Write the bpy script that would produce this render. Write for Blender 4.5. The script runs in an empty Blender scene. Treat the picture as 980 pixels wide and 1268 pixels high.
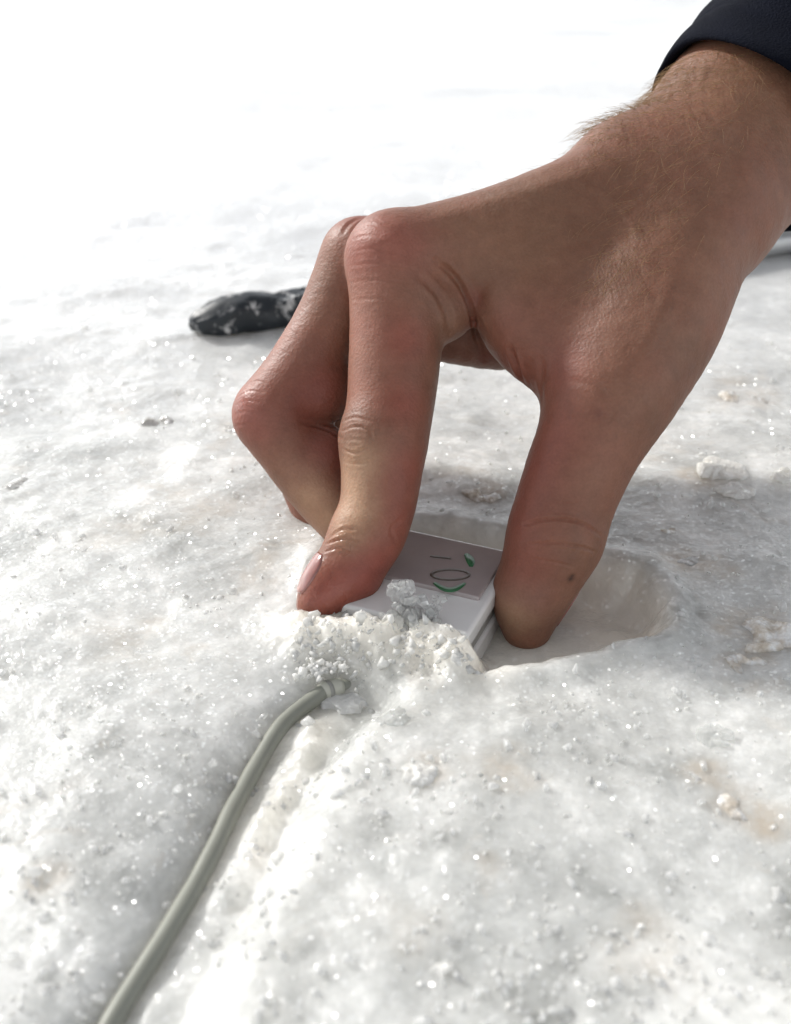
import bpy, math, random
import numpy as np
from mathutils import Vector, Matrix
from mathutils.bvhtree import BVHTree

SC = bpy.context.scene
COL = SC.collection
random.seed(7)
RNG = np.random.default_rng(11)

# ------------------------------------------------------------------ camera
CAM_H = 0.165                 # phone held 16.5 cm over the ice
PITCH = math.radians(30.0)    # looking down
FPX = 1424.0                  # focal length in photograph pixels (980 x 1268)
cd = bpy.data.cameras.new('camera')
cam = bpy.data.objects.new('camera', cd); COL.objects.link(cam)
cam.location = (0, 0, CAM_H)
cam.rotation_euler = (math.radians(90) - PITCH, 0, 0)
cd.sensor_fit = 'VERTICAL'
cd.angle = 2 * math.atan(634.0 / FPX)
cd.clip_start = 0.01
cd.clip_end = 500
cd.dof.use_dof = True
cd.dof.focus_distance = 0.292
cd.dof.aperture_fstop = 9.5
cd.dof.aperture_blades = 0
SC.camera = cam

# ------------------------------------------------------------------ sky, sun, exposure
SUN_AZ = math.radians(-50)    # clockwise from +Y: behind the hand, to the left
SUN_EL = math.radians(31)
w = bpy.data.worlds.new('World'); SC.world = w; w.use_nodes = True
wn = w.node_tree.nodes; wl = w.node_tree.links
sky = wn.new('ShaderNodeTexSky'); sky.sky_type = 'NISHITA'; sky.sun_disc = False
sky.sun_elevation = SUN_EL; sky.sun_rotation = SUN_AZ
sky.altitude = 2500; sky.air_density = 1.0; sky.dust_density = 2.0; sky.ozone_density = 0.6
bg = wn['Background']; bg.inputs['Strength'].default_value = 0.15
hs = wn.new('ShaderNodeHueSaturation'); hs.inputs['Saturation'].default_value = .16   # hazy, white-balanced sky
wl.new(sky.outputs['Color'], hs.inputs['Color']); wl.new(hs.outputs['Color'], bg.inputs['Color'])
sd = bpy.data.lights.new('sun', 'SUN'); sd.energy = 2.5; sd.angle = math.radians(5.0); sd.color = (1.0, 0.972, 0.925)   # veiled by thin haze
sun = bpy.data.objects.new('sun', sd); COL.objects.link(sun)
S_DIR = Vector((math.sin(SUN_AZ) * math.cos(SUN_EL), math.cos(SUN_AZ) * math.cos(SUN_EL), math.sin(SUN_EL)))
sun.rotation_euler = S_DIR.to_track_quat('Z', 'Y').to_euler()
sun.location = S_DIR * 3
vs = SC.view_settings
vs.view_transform = 'Standard'; vs.look = 'None'; vs.exposure = 0.66; vs.gamma = 1.0; vs.use_curve_mapping = False
SC.cycles.use_denoising = True
SC.cycles.max_bounces = 6; SC.cycles.transmission_bounces = 4; SC.cycles.use_adaptive_sampling = True; SC.cycles.adaptive_threshold = .02
SC.cycles.sample_clamp_indirect = 4.0

# ------------------------------------------------------------------ geometry helpers
sP, cP = math.sin(PITCH), math.cos(PITCH)
def c2w(C):
    """design space in cm (x right, y down, z depth from the lens) -> world metres"""
    C = np.asarray(C, float)
    X, Y, Z = C[..., 0], C[..., 1], C[..., 2]
    return np.stack([X, Z * cP - Y * sP, 100 * CAM_H - Z * sP - Y * cP], -1) * 0.01
def px(x, y, z):
    return np.array([(x - 490) / FPX * z, (y - 634) / FPX * z, z])
def W(x, y, z):
    return c2w(px(x, y, z))
def G(x, y, zz=0.0):
    """point at height zz (metres) of the place that the photograph shows at x, y"""
    d = c2w(px(x, y, 1.0)) - np.array([0, 0, CAM_H])
    return np.array([0, 0, CAM_H]) + d * ((zz - CAM_H) / d[2])

def hash2(ix, iy, s):
    h = (ix.astype(np.int64) * 374761393 + iy.astype(np.int64) * 668265263 + s * 974634777) & 0xffffffff
    h = ((h ^ (h >> 13)) * 1274126177) & 0xffffffff
    return ((h ^ (h >> 16)) & 0xffffff) / float(0xffffff)
def vnoise(x, y, s=0):
    ix, iy = np.floor(x), np.floor(y); fx, fy = x - ix, y - iy
    u = fx * fx * fx * (fx * (fx * 6 - 15) + 10); v = fy * fy * fy * (fy * (fy * 6 - 15) + 10)
    a = hash2(ix, iy, s); b = hash2(ix + 1, iy, s); c = hash2(ix, iy + 1, s); d = hash2(ix + 1, iy + 1, s)
    return (a * (1 - u) + b * u) * (1 - v) + (c * (1 - u) + d * u) * v - 0.5
def fbm(x, y, o=4, s=0, g=0.5):
    t = 0; a = 1.0
    for i in range(o):
        ca, sa = math.cos(i * 1.3 + s), math.sin(i * 1.3 + s)
        t = t + a * vnoise((x * ca - y * sa) * 2 ** i + 17.3 * i, (x * sa + y * ca) * 2 ** i + 5.1 * i, s + i)
        a *= g
    return t
def cells(x, y, s=0):
    """distance to the nearest of jittered points"""
    ix, iy = np.floor(x), np.floor(y); best = np.full(x.shape, 9.0); idv = np.zeros(x.shape)
    for dx in (-1, 0, 1):
        for dy in (-1, 0, 1):
            cx, cy = ix + dx, iy + dy
            d = (cx + hash2(cx, cy, s) - x) ** 2 + (cy + hash2(cx, cy, s + 9) - y) ** 2
            m = d < best; best = np.where(m, d, best); idv = np.where(m, hash2(cx, cy, s + 21), idv)
    return np.sqrt(best), idv
def sstep(a, b, x):
    t = np.clip((x - a) / (b - a), 0, 1); return t * t * (3 - 2 * t)

def mesh_obj(name, V, F, mat, parent=None, smooth=True):
    me = bpy.data.meshes.new(name)
    V = np.asarray(V, np.float32)
    if isinstance(F, np.ndarray):
        n, k = F.shape
        me.vertices.add(len(V)); me.vertices.foreach_set('co', V.ravel())
        me.loops.add(n * k); me.loops.foreach_set('vertex_index', F.astype(np.int32).ravel())
        me.polygons.add(n); me.polygons.foreach_set('loop_start', np.arange(0, n * k, k, dtype=np.int32))
        me.update(calc_edges=True)
    else:
        me.from_pydata([tuple(map(float, v)) for v in V], [], F); me.update()
    if smooth:
        me.polygons.foreach_set('use_smooth', np.ones(len(me.polygons), bool))
    me.validate(); me.materials.append(mat)
    o = bpy.data.objects.new(name, me); COL.objects.link(o)
    if parent is not None: o.parent = parent
    return o
def tag(o, label=None, cat=None, group=None, kind=None):
    if label: o['label'] = label
    if cat: o['category'] = cat
    if group: o['group'] = group
    if kind: o['kind'] = kind
    return o
def empty(name, loc):
    o = bpy.data.objects.new(name, None); COL.objects.link(o); o.location = loc; o.empty_display_size = 0.01
    bpy.context.view_layer.update(); return o
def keep(o, p):
    """parent without moving (the parent is only translated)"""
    o.parent = p; o.matrix_parent_inverse = Matrix.Translation(-Vector(p.location)); return o
def tube(P, R, n=16, caps=True, up=(0, 0, 1)):
    P = np.asarray(P, float); R = np.broadcast_to(np.asarray(R, float), (len(P),))
    T = np.gradient(P, axis=0); T /= np.linalg.norm(T, axis=1)[:, None] + 1e-12
    a = np.cross(T[0], up); a /= np.linalg.norm(a) + 1e-12
    V = []; F = []
    for i in range(len(P)):
        a = a - T[i] * a.dot(T[i]); a /= np.linalg.norm(a) + 1e-12; b = np.cross(T[i], a)
        for k in range(n):
            t = 2 * math.pi * k / n
            V.append(P[i] + R[i] * (math.cos(t) * a + math.sin(t) * b))
    for i in range(len(P) - 1):
        for k in range(n):
            F.append((i * n + k, i * n + (k + 1) % n, (i + 1) * n + (k + 1) % n, (i + 1) * n + k))
    if caps:
        F.append(tuple(range(n))[::-1]); F.append(tuple(range((len(P) - 1) * n, len(P) * n)))
    return V, F
def spline(P, n):
    P = np.asarray(P, float); out = []
    Q = np.vstack([2 * P[0] - P[1], P, 2 * P[-1] - P[-2]])
    for i in range(1, len(Q) - 2):
        for t in np.linspace(0, 1, n, endpoint=False):
            out.append(0.5 * (2 * Q[i] + (Q[i + 1] - Q[i - 1]) * t + (2 * Q[i - 1] - 5 * Q[i] + 4 * Q[i + 1] - Q[i + 2]) * t * t
                              + (3 * Q[i] - Q[i - 1] - 3 * Q[i + 1] + Q[i + 2]) * t ** 3))
    out.append(P[-1]); return np.array(out)

# ------------------------------------------------------------------ materials
class NT:
    def __init__(s, name):
        s.m = bpy.data.materials.new(name); s.m.use_nodes = True
        s.t = s.m.node_tree; s.b = s.t.nodes['Principled BSDF']; s.out = s.t.nodes['Material Output']
    def n(s, typ, **kw):
        x = s.t.nodes.new(typ)
        for k, v in kw.items():
            if k in x.inputs: x.inputs[k].default_value = v
            else: setattr(x, k, v)
        return x
    def l(s, a, b): s.t.links.new(a, b)
    def noise(s, co, scale, detail=4, rough=0.55, dist=0.0):
        x = s.n('ShaderNodeTexNoise'); x.inputs['Scale'].default_value = scale; x.inputs['Detail'].default_value = detail
        x.inputs['Roughness'].default_value = rough; x.inputs['Distortion'].default_value = dist; s.l(co, x.inputs['Vector']); return x
    def vor(s, co, scale, feat='F1'):
        x = s.n('ShaderNodeTexVoronoi', feature=feat); x.inputs['Scale'].default_value = scale; s.l(co, x.inputs['Vector']); return x
    def ramp(s, fac, stops):
        x = s.n('ShaderNodeValToRGB'); e = x.color_ramp.elements
        while len(e) < len(stops): e.new(0.5)
        for q, (p, c) in zip(e, stops):
            q.position = p; q.color = (c, c, c, 1) if isinstance(c, (int, float)) else (*c, 1)
        s.l(fac, x.inputs['Fac']); return x
    def mix(s, fac, a, b, mode='MIX'):
        x = s.n('ShaderNodeMix', data_type='RGBA', blend_type=mode)
        for i, v in ((0, fac), (6, a), (7, b)):
            if hasattr(v, 'is_linked'): s.l(v, x.inputs[i])
            elif i == 0: x.inputs[0].default_value = v
            else: x.inputs[i].default_value = (*v, 1)
        return x.outputs[2]
    def math(s, op, a, b=0.0):
        x = s.n('ShaderNodeMath', operation=op)
        for i, v in ((0, a), (1, b)):
            if hasattr(v, 'is_linked'): s.l(v, x.inputs[i])
            else: x.inputs[i].default_value = v
        return x.outputs[0]
    def bump(s, h, dist, strength=1.0, normal=None):
        x = s.n('ShaderNodeBump'); x.inputs['Distance'].default_value = dist; x.inputs['Strength'].default_value = strength
        s.l(h, x.inputs['Height'])
        if normal is not None: s.l(normal, x.inputs['Normal'])
        return x.outputs[0]

def sparkle(t, pos, base_shader, normal, scale, lo, spread=1.1, rough=0.12):
    """single crystal facets: random cells tilted at random, a few of them mirror-smooth"""
    v = t.vor(pos, scale)
    g = t.n('ShaderNodeNewGeometry')
    sub = t.n('ShaderNodeVectorMath', operation='SUBTRACT'); t.l(v.outputs['Color'], sub.inputs[0]); sub.inputs[1].default_value = (.5, .5, .5)
    sc = t.n('ShaderNodeVectorMath', operation='SCALE'); t.l(sub.outputs[0], sc.inputs[0]); sc.inputs['Scale'].default_value = spread
    ad = t.n('ShaderNodeVectorMath', operation='ADD'); t.l(g.outputs['Normal'], ad.inputs[0]); t.l(sc.outputs[0], ad.inputs[1])
    no = t.n('ShaderNodeVectorMath', operation='NORMALIZE'); t.l(ad.outputs[0], no.inputs[0])
    gl = t.n('ShaderNodeBsdfGlossy'); gl.inputs['Roughness'].default_value = rough
    t.l(no.outputs[0], gl.inputs['Normal'])
    wn_ = t.n('ShaderNodeTexWhiteNoise', noise_dimensions='3D'); t.l(v.outputs['Position'], wn_.inputs['Vector'])
    sel = t.math('GREATER_THAN', wn_.outputs['Value'], lo)
    fall = t.math('LESS_THAN', v.outputs['Distance'], 0.42)
    fac = t.math('MULTIPLY', t.math('MULTIPLY', sel, fall), 0.16)      # a facet reflects little, but mirror-like
    t.l(fac, gl.inputs['Color'])
    ms = t.n('ShaderNodeAddShader'); t.l(base_shader, ms.inputs[0]); t.l(gl.outputs[0], ms.inputs[1])
    return ms.outputs[0]

def make_ice():
    t = NT('wet_granular_ice'); b = t.b
    co = t.n('ShaderNodeTexCoord').outputs['Object']
    n1 = t.noise(co, 26, 6, .66, .6); n2 = t.noise(co, 110, 6, .7, .3); n3 = t.noise(co, 9, 4, .5)
    clear = t.math('ADD', t.math('MULTIPLY', n1.outputs[0], .68), t.math('MULTIPLY', n2.outputs[0], .32))
    r = t.ramp(clear, [(.37, (.37, .373, .352)), (.455, (.52, .522, .497)), (.53, (.64, .640, .610)), (.61, (.85, .845, .81))])
    # old dirt frozen into the ice
    dn = t.noise(co, 38, 4, .6, .8); dr = t.ramp(dn.outputs[0], [(.60, 0.0), (.72, .55)])
    col = t.mix(dr.outputs[0], r.outputs[0], (.56, .50, .42))
    sp = t.noise(co, 420, 2, .5); spr = t.ramp(sp.outputs[0], [(.80, 0.0), (.83, .4)])
    col = t.mix(spr.outputs[0], col, (.22, .19, .15))
    od = t.n('ShaderNodeAttribute', attribute_name='old_dirt'); odn = t.ramp(t.noise(co, 130, 5, .65).outputs[0], [(.38, .25), (.62, 1.0)])
    col = t.mix(t.math('MULTIPLY', od.outputs['Fac'], odn.outputs[0]), col, (.54, .465, .37))
    fresh_lift = t.n('ShaderNodeAttribute', attribute_name='fresh_cut_lift')    # newly broken, cream-white ice; the cream also lightens the shaded pit
    col = t.mix(fresh_lift.outputs['Fac'], col, (.86, .815, .72))
    # farther off the ice is covered with white snow, with grey wet streaks
    sx = t.n('ShaderNodeSeparateXYZ'); t.l(co, sx.inputs[0])
    far = t.ramp(t.math('MULTIPLY', sx.outputs['Y'], 1.0), [(.31, 0.0), (.56, 1.0)])
    mp = t.n('ShaderNodeMapping'); mp.inputs['Scale'].default_value = (3.2, 7.5, 1); t.l(co, mp.inputs['Vector'])
    fs = t.noise(mp.outputs[0], 1.3, 5, .6, .5); fr = t.ramp(fs.outputs[0], [(.38, (.60, .60, .595)), (.56, (.80, .80, .79))])
    col = t.mix(far.outputs[0], col, fr.outputs[0])
    t.l(col, b.inputs['Base Color'])
    b.inputs['Subsurface Weight'].default_value = .75; b.subsurface_method = 'BURLEY'
    b.inputs['Subsurface Radius'].default_value = (1.0, .95, .85)
    b.inputs['Subsurface Scale'].default_value = .018
    b.inputs['IOR'].default_value = 1.31
    rr = t.ramp(n2.outputs[0], [(.3, .28), (.7, .6)]); t.l(rr.outputs[0], b.inputs['Roughness'])
    v = t.vor(co, 620); v2 = t.noise(co, 900, 4, .7)
    h = t.math('ADD', t.math('MULTIPLY', v.outputs['Distance'], .7), t.math('MULTIPLY', v2.outputs[0], .7))
    nb = t.bump(h, .0004, .35); t.l(nb, b.inputs['Normal'])
    b.inputs['Coat Weight'].default_value = .8; b.inputs['Coat Roughness'].default_value = .08; b.inputs['Coat IOR'].default_value = 1.33
    wn_ = t.noise(co, 240, 4, .6, .5); t.l(t.bump(wn_.outputs[0], .0016, .8), b.inputs['Coat Normal'])      # film of melt water
    s = sparkle(t, co, b.outputs[0], nb, 1000, .55, 2.0, .24)
    t.l(s, t.out.inputs['Surface'])
    return t.m
def make_chunk(name, c, sss=.5, trans=0.0, rough=.3, spark=.9, scale=900, bumpd=.0005, thin=0.0, stain=None):
    t = NT(name); b = t.b
    co = t.n('ShaderNodeTexCoord').outputs['Object']
    n = t.noise(co, 260, 4, .6)
    r = t.ramp(n.outputs[0], [(.3, tuple(x * .82 for x in c)), (.65, c)] if stain is None else [(.36, stain), (.5, c), (.64, (.84, .835, .81))]); t.l(r.outputs[0], b.inputs['Base Color'])
    b.subsurface_method = 'BURLEY'; b.inputs['Subsurface Weight'].default_value = sss; b.inputs['Subsurface Scale'].default_value = .003
    b.inputs['Subsurface Radius'].default_value = (1, .95, .85)
    b.inputs['Transmission Weight'].default_value = trans; b.inputs['IOR'].default_value = 1.31; b.inputs['Roughness'].default_value = rough
    v = t.vor(co, scale); nb = t.bump(v.outputs['Distance'], bumpd, .8); t.l(nb, b.inputs['Normal'])
    base = b.outputs[0]
    if thin:
        tr = t.n('ShaderNodeBsdfTranslucent'); tr.inputs['Color'].default_value = (*c, 1); mx = t.n('ShaderNodeMixShader'); mx.inputs[0].default_value = thin
        t.l(base, mx.inputs[1]); t.l(tr.outputs[0], mx.inputs[2]); base = mx.outputs[0]
    s = sparkle(t, co, base, nb, 1300, spark, 2.0, .24); t.l(s, t.out.inputs['Surface'])
    return t.m
def make_skin():
    t = NT('skin'); b = t.b
    at = t.n('ShaderNodeAttribute', attribute_name='skin_tone')
    co = t.n('ShaderNodeTexCoord').outputs['Object']
    n1 = t.noise(co, 260, 5, .6); m1 = t.ramp(n1.outputs[0], [(.3, (.88, .84, .82)), (.7, (1.06, 1.06, 1.06))])
    col = t.mix(1.0, at.outputs['Color'], m1.outputs[0], 'MULTIPLY')
    n2 = t.noise(co, 1500, 3, .6); m2 = t.ramp(n2.outputs[0], [(.35, (.93, .90, .89)), (.65, (1.04, 1.04, 1.04))])
    col = t.mix(1.0, col, m2.outputs[0], 'MULTIPLY')
    t.l(col, b.inputs['Base Color'])
    b.subsurface_method = 'BURLEY'; b.inputs['Subsurface Weight'].default_value = .30
    b.inputs['Subsurface Radius'].default_value = (1.0, .34, .18)
    b.inputs['Subsurface Scale'].default_value = .0032
    b.inputs['IOR'].default_value = 1.42
    wet = t.n('ShaderNodeAttribute', attribute_name='wetness')
    rr = t.math('SUBTRACT', t.math('ADD', t.math('MULTIPLY', n1.outputs[0], .22), .42), t.math('MULTIPLY', wet.outputs['Fac'], .40))
    t.l(rr, b.inputs['Roughness'])
    v = t.vor(co, 1150); v2 = t.vor(co, 2100); n3 = t.noise(co, 420, 4, .6)
    h = t.math('ADD', t.math('MULTIPLY', v.outputs['Distance'], .55), t.math('MULTIPLY', v2.outputs['Distance'], .3))
    h = t.math('ADD', h, t.math('MULTIPLY', n3.outputs[0], 1.1))
    t.l(t.bump(h, .00024, .5), b.inputs['Normal'])
    return t.m
def make_plain(name, c, rough=.5, bump_scale=0, bump_d=.0002, var=.12, vscale=60, **kw):
    t = NT(name); b = t.b
    co = t.n('ShaderNodeTexCoord').outputs['Object']
    n = t.noise(co, vscale, 5, .6)
    r = t.ramp(n.outputs[0], [(.3, tuple(x * (1 - var) for x in c)), (.7, tuple(min(1, x * (1 + var)) for x in c))])
    t.l(r.outputs[0], b.inputs['Base Color'])
    rr = t.ramp(n.outputs[0], [(.3, max(0.03, rough - .07)), (.7, min(1, rough + .07))]); t.l(rr.outputs[0], b.inputs['Roughness'])
    if bump_scale:
        x = t.noise(co, bump_scale, 4, .6); t.l(t.bump(x.outputs[0], bump_d, .7), b.inputs['Normal'])
    for k, v_ in kw.items(): b.inputs[k.replace('_', ' ')].default_value = v_
    return t.m
def make_fabric():
    t = NT('navy_fabric'); b = t.b
    co = t.n('ShaderNodeTexCoord').outputs['Object']
    n = t.noise(co, 50, 5, .6); r = t.ramp(n.outputs[0], [(.3, (.003, .0038, .008)), (.7, (.006, .0075, .015))])
    f = t.noise(co, 2600, 3, .6)
    fz = t.ramp(f.outputs[0], [(.58, 0.0), (.75, .5)]); col = t.mix(fz.outputs[0], r.outputs[0], (.010, .013, .024))
    t.l(col, b.inputs['Base Color']); b.inputs['Roughness'].default_value = .9
    b.inputs['Specular IOR Level'].default_value = .08
    h = t.math('ADD', f.outputs[0], t.math('MULTIPLY', t.vor(co, 1400).outputs['Distance'], .8))
    t.l(t.bump(h, .0004, .8), b.inputs['Normal'])
    return t.m
def make_rubber():
    t = NT('frosted_black_rubber'); b = t.b
    co = t.n('ShaderNodeTexCoord').outputs['Object']
    n = t.noise(co, 130, 5, .65, .4); f = t.ramp(n.outputs[0], [(.54, 0.0), (.64, .8)])
    col = t.mix(f.outputs[0], (.012, .017, .022), (.70, .70, .69)); t.l(col, b.inputs['Base Color'])
    r = t.ramp(f.outputs[0], [(0, .45), (1, .8)]); t.l(r.outputs[0], b.inputs['Roughness'])
    t.l(t.bump(n.outputs[0], .0006, .8), b.inputs['Normal'])
    return t.m

M_ICE = make_ice()
M_GLINT = make_chunk('clear_ice_grain', (.95, .95, .94), 0, .35, .06, .5, 1500, .0001, .55)
M_CLEAR = make_chunk('clear_ice', (.96, .97, .96), 0, .8, .03, .6, 900, .0002, .2)
M_WHITE = make_chunk('white_ice', (.93, .92, .88), .5, .0, .2, .7, 900, .0004, .25)
M_GRAIN = make_chunk('ice_grain', (.97, .965, .94), 0, 0, .15, .5, 1500, .0001, .5)
M_DIRTY = make_chunk('dirt_stained_ice', (.68, .63, .555), .9, .0, .25, .8, 600, .0008, 0, (.52, .45, .36))
M_GREYICE = make_chunk('grey_wet_ice', (.60, .59, .56), .9, .0, .2, .8, 600, .0008, 0, (.42, .405, .38))
M_SKIN = make_skin()
M_NAIL = make_plain('nail', (.31, .13, .11), .2, 900, .00006, .08, 300, Subsurface_Weight=.3, Subsurface_Scale=.002, Coat_Weight=.6)
M_HAIR = make_plain('golden_hair', (.36, .225, .105), .45, 0, 0, .35, 400)
M_FABRIC = make_fabric()
M_PLASTIC = make_plain('white_glossy_plastic', (.80, .79, .77), .16, 500, .00006, .03, 80, Coat_Weight=.3)
M_PLATE = make_plain('glossy_plate_painted_shade', (.40, .345, .335), .1, 400, .00005, .06, 120, Coat_Weight=1.0)  # glossy plate, the hand's shadow and reflection put into its grey-brown
M_GAP = make_plain('grey_gasket', (.33, .325, .30), .45, 700, .0001, .1, 150)
M_CABLE = make_plain('grey_cable_sheath', (.25, .255, .215), .48, 800, .00006, .07, 90)
M_COLLAR = make_plain('pale_cable_collar', (.50, .50, .43), .3, 800, .00005, .05, 90)
M_GREEN = make_plain('green_ink', (.035, .15, .06), .35, 0, 0, .2, 900)
M_BLACKINK = make_plain('black_ink', (.10, .075, .06), .4, 0, 0, .2, 900)
M_RUBBER = make_rubber()
M_METAL = make_plain('grey_metal_shaft', (.42, .42, .42), .38, 300, .0001, .12, 60, Metallic=.7)
M_GRIME = make_plain('dark_grime', (.035, .03, .028), .7, 0, 0, .2, 900)

# ------------------------------------------------------------------ ground
def seg_dist(X, Y, P):
    """distance to a polyline in plan, and which side (+ = right of travel)"""
    best = np.full(X.shape, 1e9); side = np.zeros(X.shape); tt = np.zeros(X.shape)
    n = len(P) - 1
    for i in range(n):
        ax, ay = P[i][:2]; bx_, by_ = P[i + 1][:2]; dx, dy = bx_ - ax, by_ - ay; L2 = dx * dx + dy * dy
        t = np.clip(((X - ax) * dx + (Y - ay) * dy) / L2, 0, 1)
        ex, ey = X - ax - t * dx, Y - ay - t * dy; d = np.hypot(ex, ey)
        m = d < best; best = np.where(m, d, best); side = np.where(m, np.sign(dy * ex - dx * ey), side); tt = np.where(m, (i + t) / n, tt)
    return best, side, tt
def poly_sd(X, Y, P):
    n = len(P); d = np.full(X.shape, 1e9); ins = np.zeros(X.shape, bool)
    for i in range(n):
        ax, ay = P[i]; bx_, by_ = P[(i + 1) % n]; dx, dy = bx_ - ax, by_ - ay
        t = np.clip(((X - ax) * dx + (Y - ay) * dy) / (dx * dx + dy * dy), 0, 1)
        d = np.minimum(d, np.hypot(X - ax - t * dx, Y - ay - t * dy))
        c = ((ay > Y) != (by_ > Y)) & (X < (bx_ - ax) * (Y - ay) / (by_ - ay + 1e-12) + ax); ins ^= c
    return np.where(ins, -d, d)
PIT = [G(*p)[:2] for p in ((400, 730), (490, 757), (572, 797), (584, 834), (680, 824), (765, 808), (826, 786), (828, 745), (795, 706), (722, 688),
                           (640, 664), (560, 650), (490, 645), (440, 652), (408, 690), (392, 725))]
CABLE_PX = [(440, 822), (398, 838), (352, 872), (318, 920), (288, 975), (262, 1030), (232, 1085), (194, 1148), (150, 1215), (108, 1282), (60, 1365)]
CABLE_XY = np.array([G(*p)[:2] for p in CABLE_PX])
CREST = [G(*p)[:2] for p in ((402, 868), (372, 915), (340, 975), (305, 1040), (270, 1105))]
BANK = [G(*p)[:2] for p in ((374, 784), (430, 792), (500, 804), (578, 822), (598, 832))]
TROUGH = [G(*p)[:2] for p in ((500, 835), (425, 880), (372, 950), (330, 1030), (285, 1120), (225, 1230), (150, 1370))]
def ground_z(X, Y):
    dist = np.hypot(X, Y)
    farw = sstep(.42, 1.2, Y)
    z = .0030 * fbm(X * 11, Y * 11, 3, 3) + .0022 * fbm(X * 26 + 3, Y * 26, 3, 5) * (1 - .8 * farw)
    z = z + farw * (.022 * fbm(X * 2.2, Y * 2.2, 3, 8)) * (Y > 0)
    # lumps and grains of refrozen snow
    nearw = 1 - sstep(.40, .75, dist)
    m = sstep(-.15, .35, fbm(X * 34, Y * 34, 3, 12))
    c1, id1 = cells(X * 150 + .8 * fbm(X * 90, Y * 90, 2, 4), Y * 150, 2); c2, id2 = cells(X * 340, Y * 340, 6)
    z = z + nearw * m * (.00035 * np.clip(.75 - c1, 0, 1) * (.3 + id1) + .00025 * np.clip(.7 - c2, 0, 1) * (.2 + id2))
    z = z + nearw * .0005 * fbm(X * 120, Y * 120, 3, 15)
    z = z + nearw * np.clip(fbm(X * 60, Y * 60, 3, 31) - .28, 0, 1) * .003
    # pit dug round the box
    pd = poly_sd(X, Y, PIT) + .0022 * fbm(X * 130, Y * 130, 3, 20)
    z = z - .0100 * sstep(.0015, -.0095, pd) * (1 + .25 * fbm(X * 60, Y * 60, 3, 22))
    z = z + .0022 * np.exp(-((pd - .003) / .004) ** 2)
    # bank of slush pushed up against the front of the box
    d0, s0, t0 = seg_dist(X, Y, BANK)
    bk = np.exp(-(d0 / .0062) ** 2) * sstep(1.0, .8, t0)
    cb, ib = cells(X * 420 + .5 * fbm(X * 300, Y * 300, 2, 4), Y * 420, 47); ca, ia = cells(X * 210, Y * 260, 49)
    z = z + .0046 * bk * (1 + .7 * fbm(X * 120, Y * 120, 3, 77)) + bk ** .6 * (.0034 * (ia - .4) * np.clip(1.0 - ca, 0, 1) + .0022 * (ib - .3) * np.clip(1.0 - cb, 0, 1) + .0012 * fbm(X * 420, Y * 420, 2, 78))
    # channel melted beside the cable
    d, s, t = seg_dist(X, Y, TROUGH)
    sd_ = d * s + .002 * fbm(X * 70, Y * 70, 3, 25)
    amp = sstep(0, .08, t) * (1 - .45 * sstep(.35, .9, t))
    prof = np.where(sd_ < 0, np.exp(-(sd_ / .0062) ** 2), np.exp(-(sd_ / .0185) ** 2))
    z = z - .0085 * amp * prof
    # crest left of the channel, and the small groove in which the cable lies
    d2, s2, t2 = seg_dist(X, Y, CABLE_XY)
    d3, s3, t3 = seg_dist(X, Y, CREST)
    z = z + .0032 * np.exp(-(d3 / .0032) ** 2) * np.sin(np.clip(t3, 0, 1) * math.pi) ** .5 * (1 + 1.3 * fbm(X * 130, Y * 130, 4, 83, .6))
    z = z - .0026 * np.exp(-(d2 / .0042) ** 2) * sstep(.02, .12, t2)
    return z

def axis(lo, hi, step, reach, grow=1.13):
    core = list(np.arange(lo, hi, step)); a = []; p = hi; s = step
    while p < reach: a.append(p); s *= grow; p += s
    b = []; p = lo - step; s = step
    while p > -reach: b.append(p); s *= grow; p -= s
    return np.array(b[::-1] + core + a)
xs = axis(-.165, .185, .00066, 90, 1.09); ys = axis(.118, .50, .00066, 90, 1.035)
GX, GY = np.meshgrid(xs, ys); GZ = ground_z(GX, GY)
nx, ny = len(xs), len(ys)
idx = np.arange(nx * ny).reshape(ny, nx)
gF = np.stack([idx[:-1, :-1], idx[:-1, 1:], idx[1:, 1:], idx[1:, :-1]], -1).reshape(-1, 4)
ground = mesh_obj('ice_ground', np.stack([GX, GY, GZ], -1).reshape(-1, 3), gF, M_ICE)
_pd = poly_sd(GX, GY, PIT); _d, _s, _t = seg_dist(GX, GY, CREST)
_fr = np.clip(.85 * sstep(.003, -.004, _pd) + .5 * np.exp(-(_d / .004) ** 2) * sstep(.95, .5, _t) + .9 * np.exp(-(seg_dist(GX, GY, BANK)[0] / .007) ** 2), 0, 1) * (.8 + .5 * fbm(GX * 90, GY * 90, 3, 91))
_a = ground.data.attributes.new('fresh_cut_lift', 'FLOAT', 'POINT'); _a.data.foreach_set('value', np.clip(_fr, 0, 1).astype(np.float32).ravel())
_n7 = fbm(GX * 90, GY * 90, 2, 7); _n9 = fbm(GX * 90, GY * 90, 2, 9); _st = np.zeros_like(GX)      # silt frozen into the ice in patches
for _x, _y, _r, _w in ((600, 611, 30, .9), (925, 490, 48, .7), (855, 598, 34, .7), (862, 702, 46, .8), (945, 786, 50, .9), (928, 820, 30, .7), (925, 1005, 42, .95), (880, 962, 34, .7),
                       (622, 955, 40, .6), (535, 955, 30, .5), (60, 1088, 30, .6), (250, 640, 60, .45), (165, 790, 60, .35), (770, 770, 60, .8), (720, 800, 50, .6), (150, 660, 50, .4), (800, 1180, 60, .4), (500, 1150, 60, .25), (285, 530, 30, .5)):
    _g = G(_x, _y); _k = _g[1] * cP + CAM_H * sP; _rx = _r * _k / FPX
    _wx = GX - _g[0] + .7 * _rx * _n7; _wy = GY - _g[1] + .7 * _rx * _n9
    _st = np.maximum(_st, _w * sstep(1.45, .35, np.hypot(_wx, _wy) / _rx))
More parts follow.
